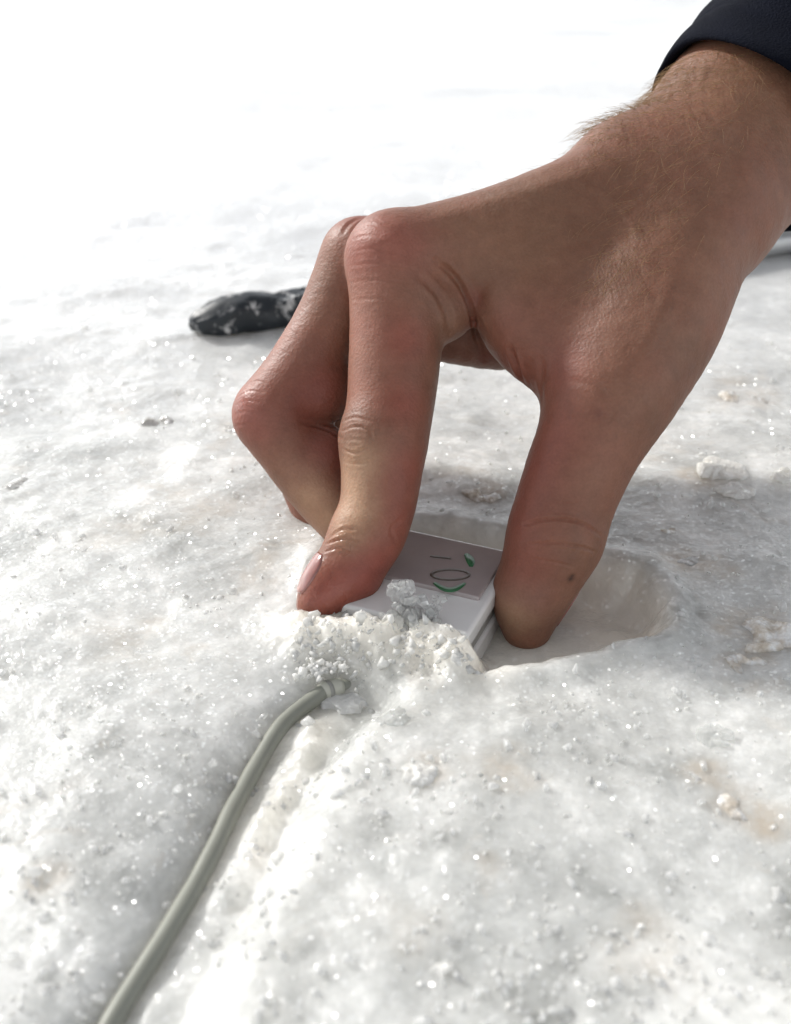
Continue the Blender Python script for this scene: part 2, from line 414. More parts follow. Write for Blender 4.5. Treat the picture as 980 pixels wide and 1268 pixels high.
_a = ground.data.attributes.new('old_dirt', 'FLOAT', 'POINT'); _a.data.foreach_set('value', _st.astype(np.float32).ravel())
tag(ground, 'wet granular glacier ice, grey and glinting near by, white with snow farther off', kind='structure')
def gz(x, y): return float(ground_z(np.array([[x]]), np.array([[y]]))[0, 0])

# ------------------------------------------------------------------ hand (signed distance field -> surface nets)
def chain(nodes, sub=5):
    A = np.array([(*px(x, y, z), r * z / FPX) for x, y, z, r in nodes]); return spline(A, sub)
H = 0.09
LO = np.array([-5.2, -15.2, 25.6]); HI = np.array([13.6, 4.4, 39.5])
NX, NY, NZ = [int(v) for v in np.ceil((HI - LO) / H)]
ax_ = [(LO[i] + H * np.arange(n)).astype(np.float32) for i, n in enumerate((NX, NY, NZ))]
def blank(): return np.full((NX, NY, NZ), 9.0, np.float32)
def stamp(F, A, k=0.0, flat=None):
    """union of the swept balls of chain A into F; flat = (direction, factor) squashes the section"""
    segs = [(A[i], A[i + 1]) for i in range(len(A) - 1)] if len(A) > 1 else [(A[0], A[0])]
    D = None
    mn = np.min(A[:, :3] - A[:, 3:], axis=0) - .9; mx = np.max(A[:, :3] + A[:, 3:], axis=0) + .9
    a = np.clip(np.floor((mn - LO) / H).astype(int), 0, [NX, NY, NZ]); b = np.clip(np.ceil((mx - LO) / H).astype(int) + 1, 0, [NX, NY, NZ])
    sl = tuple(slice(a[i], b[i]) for i in range(3))
    x = ax_[0][sl[0]][:, None, None]; y = ax_[1][sl[1]][None, :, None]; z = ax_[2][sl[2]][None, None, :]
    D = np.full((b[0] - a[0], b[1] - a[1], b[2] - a[2]), 9.0, np.float32)
    for p, q in segs:
        d = (q - p)[:3]; L2 = float(d @ d) + 1e-9
        # restrict each segment to its own window
        m2 = np.minimum(p[:3] - p[3], q[:3] - q[3]) - 1.0; M2 = np.maximum(p[:3] + p[3], q[:3] + q[3]) + 1.0
        i0 = np.clip(np.floor((m2 - LO) / H).astype(int) - a, 0, D.shape); i1 = np.clip(np.ceil((M2 - LO) / H).astype(int) + 1 - a, 0, D.shape)
        if np.any(i1 <= i0): continue
        ss = tuple(slice(i0[i], i1[i]) for i in range(3))
        ex, ey, ez = x[ss[0]] - np.float32(p[0]), y[:, ss[1]] - np.float32(p[1]), z[:, :, ss[2]] - np.float32(p[2])
        t = np.clip((ex * d[0] + ey * d[1] + ez * d[2]) / L2, 0, 1).astype(np.float32)
        vx, vy, vz = ex - t * np.float32(d[0]), ey - t * np.float32(d[1]), ez - t * np.float32(d[2])
        r2 = vx * vx + vy * vy + vz * vz
        if flat is not None:
            f, s = flat; al = vx * f[0] + vy * f[1] + vz * f[2]; r2 = r2 + al * al * (1 / s ** 2 - 1)
        D[ss] = np.minimum(D[ss], np.sqrt(r2) - (p[3] + t * (q[3] - p[3])).astype(np.float32))
    S = F[sl]
    F[sl] = smin(S, D, k)
def smin(a, b, k):
    if k <= 0: return np.minimum(a, b)
    h = np.clip(k - np.abs(a - b), 0, None) / k
    return np.minimum(a, b) - h * h * h * (k / 6)

INDEX = [(489, 322, 29.9, 60), (493, 375, 29.8, 60), (490, 430, 29.7, 57.5), (485, 490, 29.5, 55), (478, 540, 29.3, 53), (473, 585, 29.2, 50),
         (467, 630, 29.1, 46.5), (455, 664, 29.0, 44), (434, 697, 28.9, 41), (410, 727, 28.8, 37.5), (394, 747, 28.7, 27)]
MIDDLE = [(446, 318, 31.4, 48), (414, 396, 31.4, 47), (376, 462, 31.3, 48), (338, 514, 31.2, 50)]
MIDDLE2 = [(338, 514, 31.2, 50), (360, 550, 31.2, 45), (392, 594, 31.2, 43), (426, 636, 31.2, 40), (452, 668, 31.2, 36), (470, 690, 31.2, 26)]
RING = [(440, 334, 33.2, 45), (405, 420, 33.4, 43), (360, 514, 33.4, 43)]
RING2 = [(360, 514, 33.4, 43), (378, 578, 33.2, 38), (398, 628, 33.0, 36), (424, 658, 32.9, 33), (452, 680, 32.8, 24)]
PINKY = [(452, 352, 35.0, 39), (430, 430, 35.2, 35), (400, 505, 35.2, 34)]
PINKY2 = [(400, 505, 35.2, 34), (420, 560, 35.0, 30), (440, 600, 34.9, 28), (455, 630, 34.8, 21)]
THUMB = [(842, 326, 29.9, 68), (806, 405, 29.2, 77), (757, 492, 28.7, 72), (722, 566, 28.7, 65), (700, 622, 28.8, 61), (684, 674, 28.9, 57.5),
         (665, 722, 29.1, 49), (655, 752, 29.25, 41), (653, 774, 29.3, 32)]
palm = blank()
for nodes, k in (
    ([(489, 322, 29.9, 58), (560, 304, 30.1, 56), (635, 290, 30.2, 64), (715, 265, 30.4, 70), (800, 240, 30.8, 80)], 0),
    ([(446, 320, 31.4, 46), (560, 304, 31.8, 54), (690, 277, 32.2, 66), (800, 232, 32.4, 80)], .5),
    ([(440, 336, 33.2, 44), (560, 322, 33.6, 56), (700, 280, 33.8, 68), (810, 250, 33.4, 80)], .5),
    ([(452, 352, 35.0, 38), (570, 340, 35.3, 52), (700, 310, 35.0, 66), (820, 270, 34.0, 80)], .5),
    ([(545, 408, 32.4, 40), (640, 400, 32.8, 58), (760, 360, 32.8, 76), (850, 280, 32.6, 90)], .5),      # palm pads
    ([(588, 345, 30.1, 40), (640, 350, 30.0, 60), (662, 396, 29.8, 68), (716, 448, 29.3, 62)], .7),                            # first web
    ([(690, 335, 30.1, 66), (770, 322, 30.2, 74), (860, 262, 30.8, 92)], 1.0),
    ([(735, 395, 29.7, 70), (800, 350, 29.9, 80)], 1.0),
    ([(870, 258, 30.8, 86), (845, 322, 29.9, 72), (806, 405, 29.2, 76), (757, 492, 28.7, 66)], 1.3),                            # ball of the thumb
    ([(790, 236, 31.2, 92), (866, 222, 31.6, 112), (950, 130, 33.1, 122), (1040, 28, 34.9, 128), (1130, -75, 36.8, 136)], 1.1),
    ([(866, 222, 32.6, 108), (950, 130, 34.1, 116), (1040, 28, 35.9, 120), (1130, -75, 37.8, 130)], .6),
):
    stamp(palm, chain(nodes), k)
def finger(parts, kj=.22):
    F = blank()
    for n in parts: stamp(F, chain(n), kj)
    return F
total = palm
for parts, k in (([INDEX], .42), ([MIDDLE, MIDDLE2], .35), ([RING, RING2], .35), ([PINKY, PINKY2], .35), ([THUMB], .8)):
    F = finger(parts, .12)
    if parts[0] is INDEX:      # joint bulges, pulp of the fingertip
        for b_ in ((472, 545, 29.2, 50), (452, 662, 28.9, 42), (441, 714, 28.9, 30), (548, 384, 29.9, 40)):
            stamp(F, np.array([(*px(*b_[:3]), b_[3] * b_[2] / FPX)] * 2), .5)
    if parts[0] is MIDDLE:     # flesh squeezed in the crook of the bent finger
        for b_ in ((398, 482, 31.2, 44), (402, 566, 31.1, 40)):
            stamp(F, np.array([(*px(*b_[:3]), b_[3] * b_[2] / FPX)] * 2), .3)
    if parts[0] is THUMB:
        for b_ in ((772, 478, 28.6, 62), (690, 662, 28.8, 56), (650, 735, 29.1, 38)):
            stamp(F, np.array([(*px(*b_[:3]), b_[3] * b_[2] / FPX)] * 2), .5)
    total = np.minimum(total, smin(palm, F, k)); del F
del palm

def surface_nets(F, LO, H):
    s = F < 0; NX, NY, NZ = F.shape
    cnt = np.zeros((NX - 1, NY - 1, NZ - 1), np.int8)
    for i in (0, 1):
        for j in (0, 1):
            for k in (0, 1): cnt += s[i:NX - 1 + i, j:NY - 1 + j, k:NZ - 1 + k]
    act = (cnt > 0) & (cnt < 8)
    I = np.argwhere(act); vid = np.full(act.shape, -1, np.int32); vid[act] = np.arange(len(I))
    acc = np.zeros((len(I), 3)); num = np.zeros(len(I))
    cor = [(i, j, k) for i in (0, 1) for j in (0, 1) for k in (0, 1)]
    val = {c: F[I[:, 0] + c[0], I[:, 1] + c[1], I[:, 2] + c[2]] for c in cor}
    for c in cor:
        for a in range(3):
            if c[a]: continue
            e = list(c); e[a] = 1; e = tuple(e)
            v0, v1 = val[c], val[e]; m = (v0 < 0) != (v1 < 0)
            t = np.where(m, v0 / np.where(m, v0 - v1, 1), 0)
            p = np.zeros((len(I), 3)); p[:] = c; p[:, a] += t
            acc[m] += p[m]; num[m] += 1
    V = LO + H * (I + acc / num[:, None])
    Q = []
    for a in range(3):
        b, c = (a + 1) % 3, (a + 2) % 3
        sl0 = [slice(1, n - 1) for n in (NX, NY, NZ)]; sl1 = list(sl0); sl0[a] = slice(0, (NX, NY, NZ)[a] - 1); sl1[a] = slice(1, (NX, NY, NZ)[a])
        x0, x1 = s[tuple(sl0)], s[tuple(sl1)]
        E = np.argwhere(x0 != x1); inside = x0[tuple(E.T)]
        off = np.array([1, 1, 1]); off[a] = 0; E = E + off
        def at(db, dc):
            J = E.copy(); J[:, b] += db; J[:, c] += dc; return vid[J[:, 0], J[:, 1], J[:, 2]]
        q = np.stack([at(-1, -1), at(0, -1), at(0, 0), at(-1, 0)], -1)
        q = np.where(inside[:, None], q, q[:, ::-1]); q = q[(q >= 0).all(1)]
        Q.append(q)
    return V, np.vstack(Q)
HV, HF = surface_nets(total, LO, H); del total
def ring_sum(V, F):
    n = len(V); S = np.zeros_like(V); C = np.zeros(n)
    for i in range(4):
        a, b = F[:, i], F[:, (i + 1) % 4]
        for d in range(V.shape[1]):
            S[:, d] += np.bincount(a, V[b, d], n) + np.bincount(b, V[a, d], n)
        C += np.bincount(a, minlength=n) + np.bincount(b, minlength=n)
    return S / np.maximum(C, 1)[:, None]
def relax(V, F, n, lam=.5, mu=-.52):
    for i in range(n):
        V = V + lam * (ring_sum(V, F) - V); V = V + mu * (ring_sum(V, F) - V)
    return V
HV = relax(HV, HF, 6)
def subdivide(V, F):
    """one Catmull-Clark-like step (linear split + smoothing)"""
    E = np.vstack([F[:, [i, (i + 1) % 4]] for i in range(4)]); E.sort(axis=1)
    U, inv = np.unique(E, axis=0, return_inverse=True); inv = inv.ravel()
    n = len(V); m = len(F); eid = inv.reshape(4, m).T + n
    fid = np.arange(m) + n + len(U)
    V2 = np.vstack([V, V[U].mean(1), V[F].mean(1)])
    F2 = np.vstack([np.stack([F[:, i], eid[:, i], fid, eid[:, (i + 3) % 4]], -1) for i in range(4)])
    return V2, F2
HV, HF = subdivide(HV, HF); HV = relax(HV, HF, 4)
def normals(V, F):
    f = np.cross(V[F[:, 2]] - V[F[:, 0]], V[F[:, 3]] - V[F[:, 1]]); N = np.zeros_like(V)
    for i in range(4):
        for d in range(3): N[:, d] += np.bincount(F[:, i], f[:, d], len(V))
    return N / (np.linalg.norm(N, axis=1)[:, None] + 1e-12)
HN = normals(HV, HF)
bvh = BVHTree.FromPolygons([tuple(v) for v in HV.tolist()], HF.tolist())
def hit(x, y):
    d = Vector(px(x, y, 1.0)).normalized(); r = bvh.ray_cast(Vector((0, 0, 0)), d)
    return None if r[0] is None else np.array(r[0])
disp = np.zeros(len(HV))
def crease(pts, depth, width, rim=.35, ns=None):
    """groove (or, with negative depth, ridge) along a line on the skin, with the skin pushed up beside it"""
    P = spline(np.array(pts, float), 6); Q = [hit(*p) for p in P]; Q = np.array([q for q in Q if q is not None])
    if len(Q) < 2: return
    mn, mx = Q.min(0) - 4 * width, Q.max(0) + 4 * width
    I = np.where(((HV > mn) & (HV < mx)).all(1))[0]; X = HV[I]; best = np.full(len(I), 9.0); tt = np.zeros(len(I))
    n = len(Q) - 1
    for i in range(n):
        if np.linalg.norm(Q[i + 1] - Q[i]) > .8: continue
        d = Q[i + 1] - Q[i]; t = np.clip(((X - Q[i]) @ d) / (d @ d + 1e-9), 0, 1)
        r = np.linalg.norm(X - Q[i] - t[:, None] * d, axis=1); m = r < best; best[m] = r[m]; tt[m] = ((i + t) / n)[m]
    env = np.clip(np.sin(np.clip(tt, .03, .97) * math.pi), 0, 1) ** .5
    u = best / width
    disp[I] += env * (-depth * np.exp(-u * u) + rim * depth * np.exp(-((u - 1.9) / .8) ** 2))
# fold between forefinger and web
crease([(540, 322), (562, 342), (577, 366), (585, 392), (591, 420), (600, 446)], .11, .075, .3)
crease([(515, 338), (540, 362), (554, 388), (557, 412)], .06, .10, .4)
crease([(575, 350), (590, 375), (603, 405)], -.05, .12, 0)
crease([(632, 432), (643, 462), (657, 492), (666, 512)], .09, .09, .4)
crease([(672, 438), (670, 470), (672, 500)], .035, .10, .3)
# thumb joint
crease([(648, 650), (680, 643), (715, 646), (743, 662)], .065, .038, .5)
crease([(655, 674), (690, 672), (722, 678), (738, 684)], .052, .034, .5)
crease([(660, 692), (690, 697), (715, 704)], .03, .03, .4)
crease([(668, 624), (700, 620), (735, 626)], .014, .035, .4)
crease([(668, 560), (705, 556), (750, 566)], .010, .04, .4)
crease([(690, 520), (725, 516), (765, 528)], .012, .05, .4)
crease([(700, 470), (740, 480), (760, 510), (750, 525)], .02, .08, .4)
# forefinger joints
for q, dd in ((((424, 522), (440, 517), (460, 522)), .026), (((424, 534), (442, 528), (458, 534), (462, 546)), .034), (((424, 556), (440, 561), (456, 553)), .036),
              (((425, 572), (445, 574), (468, 568)), .018), (((425, 545), (440, 544), (450, 546)), .016)):
    crease(q, dd * 1.05, .034, .6)
for q, dd in ((((410, 664), (425, 655), (446, 655)), .03), (((404, 674), (424, 667), (446, 668)), .034), (((402, 684), (418, 679), (436, 682)), .024), (((408, 670), (430, 661), (450, 662)), -.02)):
    crease(q, dd * 1.1, .032, .6)
crease([(500, 640), (485, 655), (490, 672)], .03, .05, .4)
# knuckle wrinkles
for q in (((436, 296), (460, 292), (490, 300)), ((433, 312), (465, 308), (505, 316)), ((432, 330), (470, 326), (515, 334)), ((431, 350), (470, 347), (512, 352)),
          ((432, 372), (470, 370), (505, 374)), ((470, 275), (490, 285), (500, 305)), ((495, 268), (512, 285), (520, 310)), ((440, 284), (458, 278), (475, 284))):
    crease(q, .011, .035, .6)
crease([(452, 296), (470, 300), (490, 296)], -.045, .16, 0)
crease([(424, 290), (432, 278), (446, 270)], .03, .07, .3)
for i in range(7):
    y = 330 + i * 24; x = 392 - i * 13.5
    crease([(x - 4, y), (x + 14, y + 10), (x + 32, y + 14)], .004, .035, .5)
for q in (((294, 492), (308, 484), (326, 486)), ((291, 502), (306, 496), (326, 498)), ((289, 514), (304, 510), (322, 514)), ((299, 478), (314, 472), (330, 474)), ((290, 528), (302, 526), (318, 530))):
    crease(q, .013, .034, .6)
crease([(372, 522), (390, 527), (410, 534), (424, 544)], .05, .06, .4)
# tendons and veins on the back of the hand, hollow at the wrist
crease([(520, 275), (600, 252), (680, 228), (760, 200)], -.035, .22, 0)
crease([(610, 300), (690, 300), (760, 270), (830, 220)], -.022, .14, 0)
crease([(700, 215), (760, 250), (800, 300)], -.018, .10, 0)
crease([(700, 305), (760, 300), (830, 262)], .07, .42, 0)
crease([(640, 330), (700, 350), (760, 380)], .05, .38, 0)
crease([(840, 330), (815, 400), (785, 455)], -.06, .26, 0)
crease([(905, 165), (930, 210), (915, 260)], -.03, .3, 0)
HV = HV + HN * disp[:, None]
def n3(P, f, s):
    return fbm(P[:, 0] * f + P[:, 2] * f * .7, P[:, 1] * f - P[:, 2] * f * .45, 3, s)
HV = HV + HN * (.016 * n3(HV, 1.1, 41) + .006 * n3(HV, 4.0, 43))[:, None]
HN = normals(HV, HF)
bvh = BVHTree.FromPolygons([tuple(v) for v in HV.tolist()], HF.tolist())

# skin tone: base colour, cold-reddened fingers, pale stretched joints, sun and shade painted in
tone = np.zeros((len(HV), 3)); tone[:] = (.375, .235, .165)
mot = n3(HV, 1.6, 51)[:, None]
tone = tone * (1 + .16 * mot) + np.array([.03, -.01, -.01]) * n3(HV, .9, 57)[:, None]
def dab(x, y, rad, col, amt, z=None):
    global tone
    p = hit(x, y) if z is None else px(x, y, z)
    if p is None: return
    wgt = (amt * np.exp(-((HV - p) ** 2).sum(1) / rad ** 2))[:, None]; tone = tone * (1 - wgt) + np.array(col) * wgt
RED = (.40, .145, .11); PINK = (.52, .27, .22); PALE_LIT = (.82, .68, .47); TAN = (.40, .265, .165); DEEP = (.34, .12, .09); BROWN = (.33, .195, .125)
for i in range(70):   # uneven flush of cold skin
    dab(random.uniform(300, 960), random.uniform(100, 800), random.uniform(.25, .6), random.choice([RED, PINK, TAN, BROWN, (.45, .31, .2)]), random.uniform(.08, .2))
dab(700, 270, 1.9, (.27, .18, .115), .6); dab(800, 265, 1.5, (.25, .16, .105), .55); dab(690, 420, 1.3, (.30, .15, .11), .5); dab(680, 600, 1.2, (.31, .15, .115), .5); dab(620, 310, 1.6, TAN, .4); dab(780, 280, 2.0, BROWN, .45); dab(880, 330, 1.2, (.46, .30, .21), .6); dab(900, 110, 1.6, (.46, .32, .2), .5)  # includes the shade on the back of the hand, painted in
for x, y in ((650, 700), (640, 640), (660, 580), (690, 540), (700, 460), (640, 460)): dab(x, y, .85, RED, .62)
dab(770, 470, .9, (.42, .27, .19), .5); dab(755, 560, .8, (.44, .26, .19), .5); dab(735, 600, .6, (.44, .28, .2), .4)
dab(640, 765, .55, PALE_LIT, .55); dab(655, 800, .5, (.52, .32, .22), .7); dab(665, 745, .5, (.40, .24, .2), .5)
for x, y in ((500, 420), (500, 500), (505, 580), (495, 640), (470, 690), (440, 725), (410, 740), (400, 750)): dab(x, y, .72, (.47, .165, .125), .68)
dab(455, 715, .8, (.47, .16, .13), .6); dab(485, 600, .5, (.44, .19, .15), .5)
for x, y in ((436, 600), (440, 630), (445, 570), (432, 645)): dab(x, y, .55, PALE_LIT, .7)  # sunlit side of the forefinger painted pale
dab(432, 665, .35, (.55, .40, .27), .8)
for x, y in ((452, 290), (440, 320), (450, 270), (500, 300)): dab(x, y, .85, (.54, .24, .195), .6)
dab(445, 400, .8, (.62, .35, .28), .55); dab(445, 470, .7, (.60, .34, .27), .5)
dab(300, 500, .9, (.56, .25, .21), .7); dab(340, 450, .8, PINK, .5); dab(315, 530, .7, (.50, .22, .185), .6); dab(360, 400, 1.0, PINK, .45)
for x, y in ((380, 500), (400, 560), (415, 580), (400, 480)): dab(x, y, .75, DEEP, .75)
dab(385, 610, .6, PALE_LIT, .8); dab(405, 640, .6, PALE_LIT, .8); dab(365, 585, .5, (.5, .34, .25), .6)  # sunlit patches on the middle finger painted pale
dab(372, 645, .8, (.42, .19, .14), .8, 33.0)
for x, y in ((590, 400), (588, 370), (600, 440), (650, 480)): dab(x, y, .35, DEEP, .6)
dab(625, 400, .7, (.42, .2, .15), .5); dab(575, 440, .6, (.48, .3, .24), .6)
dab(707, 717, .085, (.06, .04, .035), .9); dab(709, 713, .05, (.05, .035, .03), .9); dab(742, 512, .14, (.22, .10, .08), .5)
wet = np.zeros(len(HV))
for x, y, r in ((430, 662, .3), (425, 680, .3), (395, 715, .5), (410, 745, .6), (380, 750, .5), (300, 500, .3)):
    p = hit(x, y)
    if p is not None: wet = np.maximum(wet, np.exp(-((HV - p) ** 2).sum(1) / r ** 2))
person = mesh_obj('person', c2w(HV), HF, M_SKIN)
at_ = person.data.attributes.new('skin_tone', 'FLOAT_COLOR', 'POINT')
at_.data.foreach_set('color', np.hstack([np.clip(tone * np.array([.59, .445, .40]), .01, 1), np.ones((len(tone), 1))]).astype(np.float32).ravel())
at_ = person.data.attributes.new('wetness', 'FLOAT', 'POINT'); at_.data.foreach_set('value', wet.astype(np.float32))
tag(person, 'bare right hand and hairy wrist reaching down, thumb and forefinger pinching the white box', 'person')

def nail(a, b, dorsal, half, r0, wear=0.0):
    """curved plate lying on the end joint; a, b = root and free end on the bone axis"""
    a, b, d = px(*a), px(*b), np.array(dorsal, float); T = b - a; T /= np.linalg.norm(T)
    d = d - T * d.dot(T); d /= np.linalg.norm(d); s = np.cross(T, d)
    nu, nv = 22, 15; V = []; F = []
    for i in range(nu):
        u = i / (nu - 1); c = a + (b - a) * u
        wd = half * (1 - .30 * abs(2 * u - 1) ** 3 - .08 * (1 - u))
        for j in range(nv):
            v = -1 + 2 * j / (nv - 1); th = v * wd
            dr = d * math.cos(th) + s * math.sin(th)
            h = bvh.ray_cast(Vector(c + dr * 2.2), Vector(-dr), 2.6)
            R = np.linalg.norm(np.array(h[0]) - c) if h[0] is not None else r0
            edge = max(abs(v), abs(2 * u - 1) if u < .5 else 0)
            V.append(c + dr * (R + .022 - .034 * edge ** 5 + (.008 * (u - .8) / .2 if u > .8 else 0)))
    for i in range(nu - 1):
        for j in range(nv - 1): F.append((i * nv + j, i * nv + j + 1, (i + 1) * nv + j + 1, (i + 1) * nv + j))
    o = mesh_obj('fingernail', c2w(np.array(V)), F, M_NAIL, person)
    m = o.modifiers.new('thickness', 'SOLIDIFY'); m.thickness = .0004; m.offset = 0
    return o
nail((424, 708, 28.9), (391, 750, 28.75), (-.82, -.50, -.14), .85, .7)['label'] = 'pink wet forefinger nail'
nail((668, 720, 29.1), (658, 768, 29.3), (.85, .30, .42), .85, .8)

# hairs on wrist and back of the hand
def hairs():
    Vv = []; Ff = []
    lim = (HV[:, 1] / HV[:, 2] * FPX + 634); xx = HV[:, 0] / HV[:, 2] * FPX + 490
    up = HN @ np.array([-.55, -.75, .2])
    dens = np.clip(up * 1.2 + .15, 0, 1) * (sstep(500, 820, xx) * .9 + .02) * sstep(1100, 980, xx) * (lim < 360)
    dens *= np.where(xx < 730, .22, 1.0)
    dens *= ((HV - px(930, 168, 32.4)) @ (lambda q: q / np.linalg.norm(q))(px(1040, 44, 34.6) - px(930, 168, 32.4)) < -.25)
    pick = RNG.choice(len(HV), 2000, p=dens / dens.sum())
    ax = px(866, 222, 31.6) - px(1040, 28, 34.9); ax /= np.linalg.norm(ax)
    for i in pick:
        p = HV[i] + HN[i] * -.01; n = HN[i]; big = xx[i] > 720
        L = (.35 + .6 * random.random()) * (1 if big else .55)
        t = ax * .9 + np.array([-.25, .1, .0]) + RNG.normal(0, .28, 3); t -= n * t.dot(n); t /= np.linalg.norm(t)
        lift = .35 + .55 * random.random(); bend = RNG.normal(0, .28)
        sd_ = np.cross(n, t); m = 6; r = .0042 if big else .0028
        base = len(Vv)
        for k in range(m):
            u = k / (m - 1); c = p + L * (t * u + n * (lift * u - .55 * lift * u * u) + sd_ * bend * u * u)
            rr = r * (1 - .75 * u)
            for q in range(3):
                th = q * 2.0944; Vv.append(c + rr * (math.cos(th) * n + math.sin(th) * sd_))
        for k in range(m - 1):
            for q in range(3):
                Ff.append((base + k * 3 + q, base + k * 3 + (q + 1) % 3, base + (k + 1) * 3 + (q + 1) % 3, base + (k + 1) * 3 + q))
    o = mesh_obj('arm_hair', c2w(np.array(Vv)), np.array(Ff), M_HAIR, person); o['label'] = 'fine golden hair on the wrist'; o['kind'] = 'stuff'
hairs()

# sleeve
def sleeve():
    C = spline(np.array([px(930, 168, 32.4), px(985, 106, 33.4), px(1040, 44, 34.6), px(1130, -60, 36.6), px(1260, -200, 39.4), px(1420, -380, 43)]), 16)
    n = 96; m = len(C); T = np.gradient(C, axis=0); T /= np.linalg.norm(T, axis=1)[:, None]
    u0 = np.array([-.74, -.67, 0.0]); V = []
    def ring(i, c, R, depth=0.0):
        a = u0 - T[i] * u0.dot(T[i]); a /= np.linalg.norm(a); b = np.cross(T[i], a)
        for k in range(n):
            t = 2 * math.pi * k / n
            f = 0 if depth else (.06 * math.sin(3 * t + i * .22) + .05 * math.sin(5 * t - i * .31 + 1) + .035 * math.sin(2 * t + i * .55)) * min(1, i / 10 + .25)
            f += .05 * math.sin(2 * t + .8) + .035 * math.sin(3 * t + 2)
            V.append(c + (R + f) * (math.cos(t) * a + math.sin(t) * b) + T[i] * (.10 * math.sin(2 * t + 1) + .05 * math.sin(5 * t)) + T[i] * (-.75 * max(0., -(math.cos(t) * a + math.sin(t) * b)[2]) * max(0, 1 - i / 20)))
    ring(14, C[14], 2.75, 1); ring(6, C[6], 2.85, 1)
    ring(1, C[0] + T[0] * .05, 3.02, 1); ring(0, C[0] - T[0] * .03, 3.10, 1); ring(0, C[0] - T[0] * .02, 3.19, 1)
    for i in range(1, m):
        R = 3.22 + .006 * i + (.06 * math.exp(-((i - 16) / 3.) ** 2)) - (.045 if 9 <= i <= 10 else 0); ring(i, C[i], R)
    rows = len(V) // n; F = []
    for i in range(rows - 1):
        for k in range(n): F.append((i * n + k, i * n + (k + 1) % n, (i + 1) * n + (k + 1) % n, (i + 1) * n + k))
    o = mesh_obj('jacket_sleeve', c2w(np.array(V)), np.array(F)[:, ::-1], M_FABRIC, person); o['label'] = 'dark navy fleece sleeve cuff'
sleeve()

# ------------------------------------------------------------------ white box held in the pit
ZB = .004
FR, BR = G(580, 787, ZB), G(644, 684, ZB)
uy = (BR - FR); bd = float(np.linalg.norm(uy)); uy = uy / bd; ux = np.cross(uy, [0, 0, 1]); bw = .046; FL = FR - ux * bw
box = empty('sensor_box', FL + (-.0175) * np.array([0, 0, 1]))
tag(box, 'small white plastic box with green and black marks, set in a pit in the ice', 'box')
def rbox(name, mat, x0, x1, y0, y1, z0, z1, r, parent=box, label=None):
    """rounded slab in the box's own frame (x along its front, y to the back)"""
    import bmesh
    bm = bmesh.new(); bmesh.ops.create_cube(bm, size=1)
    for v in bm.verts:
        p = FL + ux * (x0 + (v.co.x + .5) * (x1 - x0)) + uy * (y0 + (v.co.y + .5) * (y1 - y0)) + np.array([0, 0, z0 + (v.co.z + .5) * (z1 - z0)])
        v.co = p
    bmesh.ops.bevel(bm, geom=bm.edges[:], offset=r, segments=3, affect='EDGES', profile=.5)
    me = bpy.data.meshes.new(name); bm.to_mesh(me); bm.free(); me.materials.append(mat)
    for p in me.polygons: p.use_smooth = True
    o = bpy.data.objects.new(name, me); COL.objects.link(o); keep(o, parent)
    m = o.modifiers.new('wn', 'WEIGHTED_NORMAL')
    if label: o['label'] = label
    return o
rbox('lid', M_PLASTIC, 0, bw, 0, bd, -.0052, 0, .0011)
rbox('gasket', M_GAP, .0009, bw - .0009, .0009, bd - .0009, -.0090, -.0051, .0004)
rbox('base', M_PLASTIC, 0, bw, 0, bd, -.0175, -.0089, .0011)
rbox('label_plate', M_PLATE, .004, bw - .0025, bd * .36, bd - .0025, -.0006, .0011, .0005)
def on_lid(x, y, h=.0): return FL + ux * x + uy * y + np.array([0, 0, h])
def stroke(name, mat, pts, wdt, h):
    """flat printed line"""
    P = np.array(pts, float); T = np.gradient(P, axis=0); T /= np.linalg.norm(T, axis=1)[:, None]; Nn = np.stack([-T[:, 1], T[:, 0]], -1)
    k = len(P); wv = np.broadcast_to(np.asarray(wdt, float), (k,))
    V = [on_lid(*(P[i] + Nn[i] * wv[i] / 2), h) for i in range(k)] + [on_lid(*(P[i] - Nn[i] * wv[i] / 2), h) for i in range(k)]
    F = [(i, i + 1, k + i + 1, k + i) for i in range(k - 1)]
    o = mesh_obj(name, V, F, mat); keep(o, box)
    m = o.modifiers.new('ink', 'SOLIDIFY'); m.thickness = .00012; m.offset = 1 if False else 0
    return o
def uv(x, y, h):  # photo point -> box frame
    p = G(x, y, ZB + h) - FL; return float(p @ ux), float(p @ uy)
hh = .0011
stroke('printed_dash', M_BLACKINK, [uv(533 + 26 * t, 689 + 3 * t, hh) for t in np.linspace(0, 1, 8)], .0008, hh + .00012)
stroke('green_mark', M_GREEN, [uv(577 + 6 * t + 2.5 * math.sin(t * 3), 686 + 16 * t, hh) for t in np.linspace(0, 1, 10)], .0016 * (.4 + np.sin(np.linspace(.2, 3, 10))), hh + .00012)
cc = [uv(558 + 23 * math.cos(t), 712 + 6.2 * math.sin(t), hh) for t in np.linspace(0, 2 * math.pi, 41)]
stroke('printed_ring', M_BLACKINK, cc, .0009, hh + .00012)
stroke('green_mark', M_GREEN, [uv(538 + 38 * t, 722 + 9 * math.sin(t * 3.1), hh) for t in np.linspace(0, 1, 14)], .0015 * (.35 + np.sin(np.linspace(.2, 3, 14))), hh + .00012)

